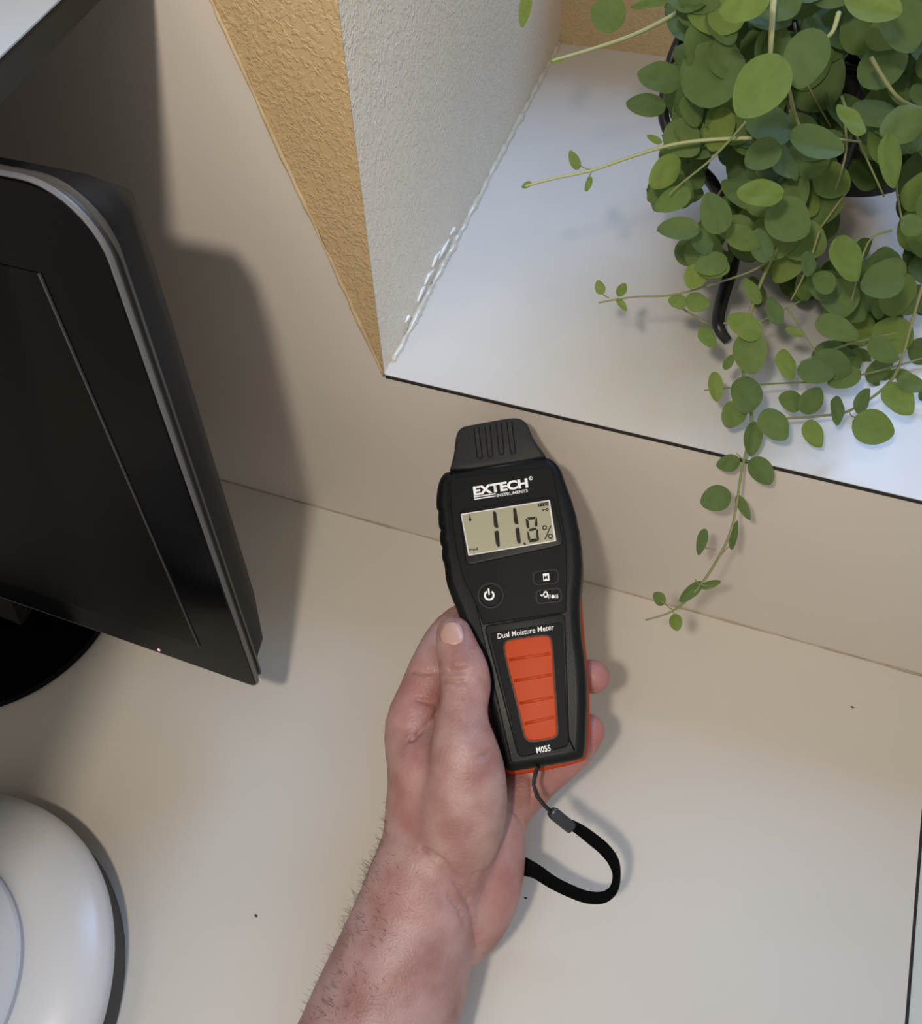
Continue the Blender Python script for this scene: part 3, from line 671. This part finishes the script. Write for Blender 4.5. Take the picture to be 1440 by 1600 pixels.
# thumb nail
M_nail = mat('nail', (.44, .27, .225), .3, spec=.4, coat=.1)
nc_ = (705.5, 990); cu_, sv_ = np.array([.985, -.17]), np.array([.17, .985])
V, Fc = [], []; nu, nv = 12, 12
for j in range(nv+1):
    for i in range(nu+1):
        s = -1+2*i/nu; t = -1+2*j/nv
        wx = 19*(1-.10*max(0, -t)); q = np.array(nc_)+cu_*s*wx*math.sqrt(max(0, 1-max(0, abs(t)-.35)**2*.9/.4225*.55)) + sv_*t*18.5*(1-.16*s*s)
        z = front_surface(Dfront, q[0], q[1]) or .34
        V.append((q[0], q[1], z))
Z = np.array([v[2] for v in V]).reshape(nv+1, nu+1)
tt_, ss_ = np.meshgrid(np.linspace(-1, 1, nv+1), np.linspace(-1, 1, nu+1), indexing='ij')
Aq = np.stack([np.ones(Z.size), ss_.ravel(), tt_.ravel(), ss_.ravel()**2, tt_.ravel()**2], 1); ok = Z.ravel() < np.median(Z)+.004
Z = (Aq@np.linalg.lstsq(Aq[ok], Z.ravel()[ok], rcond=None)[0]).reshape(Z.shape)-.0007
med = np.median(Z)
for j in range(nv+1):
    for i in range(nu+1):
        s = -1+2*i/nu
        pass
Vn = [C0+(np.array(hp(v[0], v[1], z-.0005+.0005*(max(abs(-1+2*(k % (nu+1))/nu), abs(-1+2*(k//(nu+1))/nv))**4)))@np.array([R_, D_, W_])) for k, (v, z) in enumerate(zip(V, Z.ravel()))]
Fc = [[j*(nu+1)+i, j*(nu+1)+i+1, (j+1)*(nu+1)+i+1, (j+1)*(nu+1)+i] for j in range(nv) for i in range(nu)]
nail = mk('thumb_nail', Vn, Fc, M_nail, hand, True)
sol = nail.modifiers.new('s', 'SOLIDIFY'); sol.thickness = .0006; sol.offset = 0
# arm hair
V, Fc = [], []
edge_px = [(600, 1250), (597, 1300), (588, 1330), (575, 1370), (556, 1425), (538, 1475), (520, 1520), (500, 1565), (480, 1605)]
def hair(root, dirv, ln, curl):
    pts = [root]; d = dirv/np.linalg.norm(dirv)
    for i in range(5):
        d = d+np.random.uniform(-1, 1, 3)*curl; d /= np.linalg.norm(d); pts.append(pts[-1]+d*ln/5)
    tube_geo([C0+p@np.array([R_, D_, W_]) for p in pts], [.00008]*3+[.00007, .00006, .00003], 3, V, Fc)
for i in range(300):
    t = random.random()**.75*(len(edge_px)-1); j = min(int(t), len(edge_px)-2); f_ = t-j
    ex = edge_px[j][0]*(1-f_)+edge_px[j+1][0]*f_; ey = edge_px[j][1]*(1-f_)+edge_px[j+1][1]*f_
    q = hp(ex+random.uniform(1, 9), ey, .334+random.uniform(-.004, .006)-.02*max(0, (ey-1500)/300))
    amp = min(1, .35+max(0, ey-1280)/200)
    hair(q, np.array([-1, random.uniform(-1.6, -.2), random.uniform(-.5, .5)]), random.uniform(.004, .010)*amp, .35)
for i in range(190):
    ey = 1330+270*random.random()**.7; ex = np.interp(ey, [1300, 1370, 1475, 1605], [597, 575, 538, 480])+4+abs(random.gauss(0, 1))*45
    if ex > 690: continue
    z = front_surface(Dfront, ex, ey)
    if z: hair(hp(ex, ey, z+.0002), np.array([-.8, -.8+random.uniform(-.5, .5), random.uniform(-.30, -.05)]), random.uniform(.002, .006), .25)
tag(mk('arm_hair', V, Fc, mat('arm_hair', (.10, .065, .045), .5), hand), kind='stuff')

# ------------------------------------------------------------------ trailing plant in a pot on a wire stand
def leafmat(name, c, tr, tcol):
    m = bpy.data.materials.new(name); m.use_nodes = True; nt = m.node_tree; N = nt.nodes; L = nt.links
    b = N['Principled BSDF']; b.inputs['Roughness'].default_value = .6; b.inputs['Specular IOR Level'].default_value = .22
    oi = N.new('ShaderNodeObjectInfo'); mx = N.new('ShaderNodeMix'); mx.data_type = 'RGBA'; mx.inputs[6].default_value = (*c, 1); mx.inputs[7].default_value = (c[0]*1.55, c[1]*1.35, c[2]*1.1, 1)
    L.new(oi.outputs['Random'], mx.inputs[0])
    tc = N.new('ShaderNodeTexCoord'); no = N.new('ShaderNodeTexNoise'); no.inputs['Scale'].default_value = 5; hs = N.new('ShaderNodeHueSaturation')
    mr = N.new('ShaderNodeMapRange'); mr.inputs[3].default_value = .8; mr.inputs[4].default_value = 1.2
    L.new(tc.outputs['Object'], no.inputs['Vector']); L.new(no.outputs['Fac'], mr.inputs[0]); L.new(mr.outputs[0], hs.inputs['Value']); L.new(mx.outputs[2], hs.inputs['Color']); L.new(hs.outputs[0], b.inputs['Base Color'])
    t = N.new('ShaderNodeBsdfTranslucent'); t.inputs['Color'].default_value = (*tcol, 1); ms = N.new('ShaderNodeMixShader'); ms.inputs[0].default_value = tr
    L.new(b.outputs[0], ms.inputs[1]); L.new(t.outputs[0], ms.inputs[2]); L.new(ms.outputs[0], N['Material Output'].inputs[0])
    return m
M_l1 = leafmat('leaf_green', (.085, .138, .045), .30, (.16, .24, .07))
M_l2 = leafmat('leaf_bright', (.125, .195, .05), .36, (.23, .33, .08))
M_stem = mat('stem', (.16, .20, .06), .6, var=(40, (.22, .20, .09))); M_stemp = mat('pale_stem', (.36, .38, .18), .6)
M_wire = mat('black_wire', (.012, .011, .010), .35); M_pot = mat('dark_pot', (.022, .018, .013), .55, bump=(60, .3, .002))
pc3 = on_z(1375, 60, .26)
plant = empty('trailing_plant', (pc3[0], pc3[1], ZS), 'round-leaved green trailing plant spilling from a pot on the sill at top right', 'plant')
lathe('pot', [(0, 0), (.045, 0), (.052, .004), (.068, .085), (.074, .088), (.074, .10), (.069, .10), (.066, .088), (0, .085)], (pc3[0], pc3[1], .185), M_pot, plant, 40)
# wire stand: hoop and curved legs
sd = empty('plant_stand', (pc3[0], pc3[1], ZS), 'black curved wire stand holding up the trailing plant pot', 'stand')
hoop = [(pc3[0]+.078*math.cos(t), pc3[1]+.078*math.sin(t), .272) for t in np.linspace(0, 2*math.pi, 49)]
tube('hoop', hoop, .003, M_wire, sd, 8)
legL = [(1110, 15, .43), (1075, 40, .44), (1050, 90, .45), (1038, 150, .455), (1038, 190, .458), (1056, 222, .458), (1090, 262, .458), (1115, 290, .458), (1135, 340, .456), (1147, 390, .454), (1143, 420, .452), (1130, 460, .450), (1122, 495, .447), (1124, 515, .446), (1136, 532, .4475)]
lr = [4, 4, 4.2, 4.2, 4.2, 4.4, 4.6, 4.6, 4.6, 4.4, 4.6, 5, 4.8, 4.2, 3.4]
q = catmull([np.array([*cpt(*p), r*.45/F*2.2]) for p, r in zip(legL, lr)], 6)
tube('leg', [p[:3] for p in q], [p[3]*.95 for p in q], M_wire, sd, 10)
ftL = q[-1][:3]
start = np.array([q[0][0], q[0][1], q[0][2]])
tube('stay', [start, (start+np.array(hoop[20]))/2+np.array([0, 0, .01]), np.array(hoop[20])], .003, M_wire, sd, 8)
for ang in (-95, -20, 60, 130):
    t = math.radians(ang); p = []
    for r_, z_ in ((.078, .272), (.100, .262), (.112, .235), (.104, .205), (.096, .185), (.102, .166), (.112, .1605), (.120, .166)): p.append(np.array([pc3[0]+r_*math.cos(t), pc3[1]+r_*math.sin(t), z_]))
    tube('leg', catmull(p, 5), .0045, M_wire, sd, 8)
# leaf meshes
def leafmesh(i, m):
    rnd_ = random.Random(i); V = []; Fc = []; nu, nv = 3, 11
    tip = [.0, .08, .03, .18, .0, .10][i % 6]; wide = [.5, .44, .47, .42, .46, .38][i % 6]; cup = rnd_.uniform(-.22, .22); bend = rnd_.uniform(-.20, .25); wav = rnd_.uniform(0, .05)
    for j in range(nv+1):
        t = .5-.5*math.cos(math.pi*j/nv); wdt = wide*math.sin(math.pi*min(1, t**(.85)))**.55*(1-tip*t*1.0) if 0 < t < 1 else .0
        for k in range(-nu, nu+1):
            s = k/nu; x = s*wdt*1.02; z = cup*(s*s)*wdt + bend*(t-.5)**2*1.2 - .05*math.exp(-(s*5)**2)+wav*math.sin(t*9+s*3)
            V.append((x, t-.5, z))
    w_ = 2*nu+1
    for j in range(nv):
        for k in range(w_-1): Fc.append([j*w_+k, j*w_+k+1, (j+1)*w_+k+1, (j+1)*w_+k])
    me = bpy.data.meshes.new('leaf'); me.from_pydata(V, [], Fc); me.materials.append(m)
    bm = bmesh.new(); bm.from_mesh(me); bmesh.ops.remove_doubles(bm, verts=bm.verts, dist=1e-4); bm.to_mesh(me); bm.free()
    for p in me.polygons: p.use_smooth = True
    return me
LM = [[leafmesh(i, M_l1) for i in range(6)], [leafmesh(i, M_l2) for i in range(6)]]
pinv = Matrix.Translation(-Vector(plant.location))
def leaf(px, py, z, Lpx, Wpx, ang, bright=0, tilt=.35, var=None):
    """leaf centre (px,py) at distance z, length and width as seen, ang = direction of tip from image +x (y down)"""
    L_ = Lpx*z/F*1.04; Wd = Wpx*z/F/.90
    a_ = math.radians(ang); yv = camvec(math.cos(a_), math.sin(a_), random.uniform(-tilt, tilt)); yv /= np.linalg.norm(yv)
    nv_ = camvec(random.uniform(-tilt, tilt), random.uniform(-tilt, tilt), -1); xv = np.cross(yv, nv_); xv /= np.linalg.norm(xv); zv = np.cross(xv, yv)
    c = cpt(px, py, z); v = random.randrange(6) if var is None else var
    o = bpy.data.objects.new('leaf', LM[bright][v]); C.objects.link(o); o.parent = plant; o.matrix_parent_inverse = pinv
    s = L_
    o.matrix_basis = Matrix(((xv[0]*Wd, yv[0]*s, zv[0]*s*.8, c[0]), (xv[1]*Wd, yv[1]*s, zv[1]*s*.8, c[1]), (xv[2]*Wd, yv[2]*s, zv[2]*s*.8, c[2]), (0, 0, 0, 1)))
    return o
def stem(pts, r=.0008, m=None):
    q = catmull([cpt(*p) for p in pts], 5); rr = np.linspace(r, r*.6, len(q)); return tube('stem', q, list(rr), m or M_stem, plant, 6)
stem([(1215, 385, .37), (1185, 450, .372), (1165, 520, .374), (1162, 600, .38), (1174, 655, .384), (1158, 738, .388), (1143, 825, .392), (1117, 880, .395), (1085, 925, .397), (1050, 955, .40), (1008, 969, .402)], .0009)
stem([(1200, 408, .37), (1170, 425, .37), (1110, 445, .37), (1050, 461, .37), (990, 464, .37), (935, 473, .37)], .0006)
stem([(1175, 215, .34), (1110, 218, .345), (1050, 226, .35), (980, 247, .35), (925, 266, .35), (870, 278, .35), (820, 291, .35)], .0009, M_stemp)
stem([(1058, 20, .36), (1015, 43, .36), (975, 60, .36), (920, 78, .36), (862, 95, .36)], .0011, M_stemp)
stem([(1440, 560, .40), (1370, 580, .40), (1290, 595, .395), (1200, 600, .39), (1100, 610, .385)], .0006)
stem([(1445, 430, .38), (1425, 500, .38), (1395, 590, .385), (1330, 640, .387), (1280, 650, .388), (1228, 654, .388)], .0009)
stem([(1105, 506, .385), (1075, 488, .385), (1045, 468, .385)], .0006)
stem([(1130, 505, .385), (1190, 500, .385), (1250, 470, .38)], .0005)
stem([(1250, 567, .39), (1290, 550, .39), (1335, 535, .39), (1400, 520, .385)], .0007)
stem([(1228, 480, .38), (1252, 515, .38), (1275, 552, .38)], .0004)
stem([(1208, 0, .30), (1205, 50, .30), (1203, 92, .31)], .0014, M_stemp)
stem([(1310, 20, .28), (1300, 50, .28), (1282, 65, .285)], .0010, M_stemp)
stem([(1360, 90, .31), (1400, 150, .31), (1440, 170, .32)], .0009)
stem([(1392, 360, .36), (1355, 380, .36), (1330, 470, .365)], .0006)
stem([(1280, 360, .36), (1260, 420, .365), (1235, 470, .37)], .0006)
stem([(1230, 130, .30), (1255, 210, .31), (1300, 216, .33), (1345, 222, .33)], .0007)
stem([(1165, 190, .33), (1115, 245, .34), (1060, 290, .345), (1045, 305, .345)], .0006)
for pts in ([(1030, 938, .40), (1040, 945, .40), (1048, 952, .40)], [(1055, 962, .40), (1051, 955, .40), (1048, 950, .40)], [(1146, 850, .394), (1135, 857, .394), (1118, 878, .394)], [(1100, 856, .394), (1110, 857, .394), (1118, 860, .394)], [(1170, 722, .388), (1160, 718, .388), (1150, 708, .388)], [(925, 266, .35), (912, 262, .35), (905, 256, .35)], [(918, 280, .35), (922, 272, .35), (926, 266, .35)], [(937, 455, .37), (945, 462, .37), (952, 466, .37)], [(1344, 655, .388), (1330, 650, .388), (1326, 641, .388)], [(1105, 915, .396), (1092, 913, .396), (1086, 905, .396)]):
    stem(pts, .0004)
# leaves that can be matched one by one: x, y, distance, length, width, tip direction, bright
EX = [
 (949, 23, .37, 54, 48, 200, 0), (820, 14, .36, 52, 24, 100, 1), (1030, 121, .36, 68, 62, 190, 0), (1009, 163, .365, 60, 34, 190, 0), (1163, 6, .27, 78, 52, 160, 1), (1127, 42, .32, 64, 44, 60, 0), (1131, 96, .325, 66, 50, 40, 0),
 (1187, 138, .26, 104, 72, 128, 1), (1259, 92, .275, 84, 78, 100, 0), (1362, 8, .27, 88, 58, 25, 1), (1273, 226, .29, 90, 54, 10, 0), (1328, 187, .30, 60, 46, 222, 1), (1392, 252, .30, 78, 44, 75, 1), (1186, 302, .30, 78, 52, 175, 1),
 (1117, 332, .32, 64, 56, 240, 0), (1058, 360, .34, 66, 40, 175, 0), (1040, 268, .345, 70, 42, 135, 1), (1050, 312, .35, 60, 44, 150, 1), (1190, 243, .32, 56, 46, 150, 0), (1408, 40, .30, 84, 72, 60, 0), (1410, 195, .31, 90, 60, 150, 0),
 (1230, 345, .33, 74, 62, 30, 0), (1160, 373, .34, 62, 44, 20, 0), (1110, 412, .35, 54, 46, 160, 0), (1096, 380, .352, 42, 36, 80, 0), (1322, 405, .33, 74, 66, 60, 1), (1428, 352, .32, 44, 40, 10, 0), (1308, 513, .34, 66, 44, 30, 0),
 (1376, 440, .33, 66, 56, 160, 0), (1285, 441, .35, 42, 34, 200, 0), (1262, 413, .35, 42, 34, 100, 0), (1086, 432, .36, 38, 32, 120, 1), (1113, 417, .355, 50, 44, 20, 1), (1059, 471, .37, 30, 24, 190, 1), (1090, 472, .37, 38, 34, 10, 1), (937, 449, .37, 22, 17, 250, 1), (971, 453, .37, 24, 14, 300, 1), (971, 476, .37, 26, 15, 60, 1),
 (1106, 527, .375, 38, 28, 50, 1), (1163, 508, .36, 62, 52, 200, 1), (1171, 552, .365, 64, 46, 80, 0), (1167, 616, .37, 60, 50, 100, 0), (1146, 648, .38, 44, 42, 120, 0), (1210, 664, .375, 56, 48, 60, 0), (1174, 686, .384, 52, 30, 95, 0), (1229, 570, .38, 50, 34, 80, 1), (1235, 626, .385, 44, 40, 190, 0), (1268, 626, .382, 44, 36, 300, 0), (1271, 678, .382, 46, 32, 60, 1),
 (1307, 642, .382, 46, 32, 95, 0), (1348, 626, .382, 48, 34, 305, 0), (1363, 669, .375, 60, 52, 20, 1), (1318, 591, .378, 50, 42, 160, 0), (1404, 624, .37, 58, 56, 60, 1), (1380, 547, .36, 58, 46, 30, 0), (1425, 600, .37, 52, 38, 10, 0), (1209, 486, .37, 48, 38, 260, 0), (1175, 454, .37, 46, 20, 240, 1),
 (1137, 724, .388, 38, 34, 170, 0), (1188, 737, .386, 48, 38, 60, 0), (1118, 779, .388, 46, 40, 160, 0), (1161, 793, .39, 42, 20, 62, 0), (1096, 847, .394, 42, 19, 100, 0), (1147, 836, .394, 46, 15, 285, 0), (1078, 925, .397, 46, 18, 140, 0), (1109, 913, .397, 34, 12, -15, 0), (1029, 935, .40, 26, 18, 225, 0), (1055, 972, .402, 28, 20, 75, 1),
 (1117, 605, .38, 46, 22, 85, 1), (1138, 566, .38, 26, 14, 300, 0), (897, 250, .35, 30, 19, 240, 1), (919, 288, .35, 24, 11, 110, 1), (822, 289, .35, 16, 10, 150, 1), (870, 93, .36, 22, 13, 160, 1), (1022, 217, .35, 26, 14, 200, 1), (1300, 570, .375, 60, 46, 20, 0), (1275, 580, .37, 54, 40, 10, 0), (1190, 385, .345, 60, 46, 90, 0), (1240, 520, .375, 30, 14, 20, 1),
 (1082, 172, .35, 50, 40, 70, 0), (1078, 205, .36, 54, 44, 40, 0), (1104, 72, .35, 60, 46, 80, 0), (1108, 14, .34, 66, 50, 30, 0), (1015, 5, .36, 60, 22, 170, 1), (1093, 145, .34, 44, 36, 100, 0),
]
for e in EX: leaf(*e[:6], bright=e[6], tilt=.28)
poly = [(1060, 0), (1060, 100), (1030, 150), (1055, 220), (1030, 300), (1055, 360), (1090, 410), (1150, 430), (1190, 470), (1250, 450), (1290, 490), (1300, 590), (1350, 610), (1460, 640), (1500, 300), (1500, -60), (1100, -60)]
holes = [(1333, 122, 20), (1120, 268, 17), (1322, 228, 13), (1345, 322, 27), (1262, 500, 30), (1400, 300, 7), (1262, 178, 9), (1240, 155, 6), (1120, 300, 14), (1160, 425, 14), (1080, 345, 10), (1385, 375, 20), (1210, 128, 5), (1440, 505, 14), (1300, 395, 14), (1215, 440, 8), (1050, 68, 10), (1043, 95, 8), (1040, 190, 9), (1133, 470, 12), (1146, 420, 9), (1128, 510, 12), (1108, 285, 9)]
def inside(x, y):
    c = False; n = len(poly)
    for i in range(n):
        (x1, y1), (x2, y2) = poly[i], poly[(i+1) % n]
        if (y1 > y) != (y2 > y) and x < (x2-x1)*(y-y1)/(y2-y1)+x1: c = not c
    return c
rl = random.Random(3)
def spot_free(x, y, sz): return not any(math.hypot(x-a, y-b) < c+sz*.36 for a, b, c in holes)
def random_leaf(n, z0_, z1_, size, make):
    cnt = 0; tries = 0
    while cnt < n and tries < 40000:
        tries += 1
        x = rl.uniform(1015, 1500); y = rl.uniform(-60, 650)
        if not inside(x, y) or rl.random() < (.45 if y < 120 else .2 if y < 260 else 0 if y < 560 else .3): continue
        z = z0_+(z1_-z0_)*rl.random()+.10*min(1, max(0, y)/600)
        sz = rl.uniform(*size)*.001*F/z*(1-.30*min(1, max(0, y)/620))
        if not spot_free(x, y, sz): continue
        make(x, y, z, sz, sz*rl.uniform(.68, .95), rl.uniform(0, 360), 1 if rl.random() < (.12 if y < 330 else .35) else 0); cnt += 1
random_leaf(300-len(EX), .305, .37, (20, 30), lambda x, y, z, a, b, g_, br: leaf(x, y, z, a, b, g_, bright=br, tilt=.5))
# the inner leaves past the first three hundred, joined
SV, SF = [], []
def inner(x, y, z, a, b, g_, br):
    o = leaf(x, y, z, a, b, g_, tilt=.6); me_ = o.data; M_ = o.matrix_basis.copy(); b0 = len(SV)
    SV.extend([tuple(M_@v.co) for v in me_.vertices]); SF.extend([[b0+i for i in p.vertices] for p in me_.polygons]); bpy.data.objects.remove(o)
random_leaf(330, .36, .42, (20, 30), inner)
tag(mk('inner_foliage', SV, SF, M_l1, plant, True), kind='stuff')
for i in range(26):
    x0 = random.uniform(1120, 1420); y0 = random.uniform(-20, 330); z0_ = random.uniform(.34, .42)
    x1 = x0+random.uniform(-70, 70); y1 = y0+random.uniform(70, 170)
    if any(math.hypot((x0*(1-t)+x1*t)-a, (y0*(1-t)+y1*t)-b) < c for a, b, c in holes for t in (0, .25, .5, .75, 1)): continue
    stem([(x0, y0, z0_), ((x0+x1)/2+random.uniform(-20, 20), (y0+y1)/2, z0_), (x1, y1, z0_+.01)], .0007)
soil = lathe('soil', [(0, .088), (.064, .088), (.064, .082), (0, .082)], (pc3[0], pc3[1], .187), mat('potting_soil', (.03, .02, .012), .95, bump=(200, .8, .003)), plant, 32)
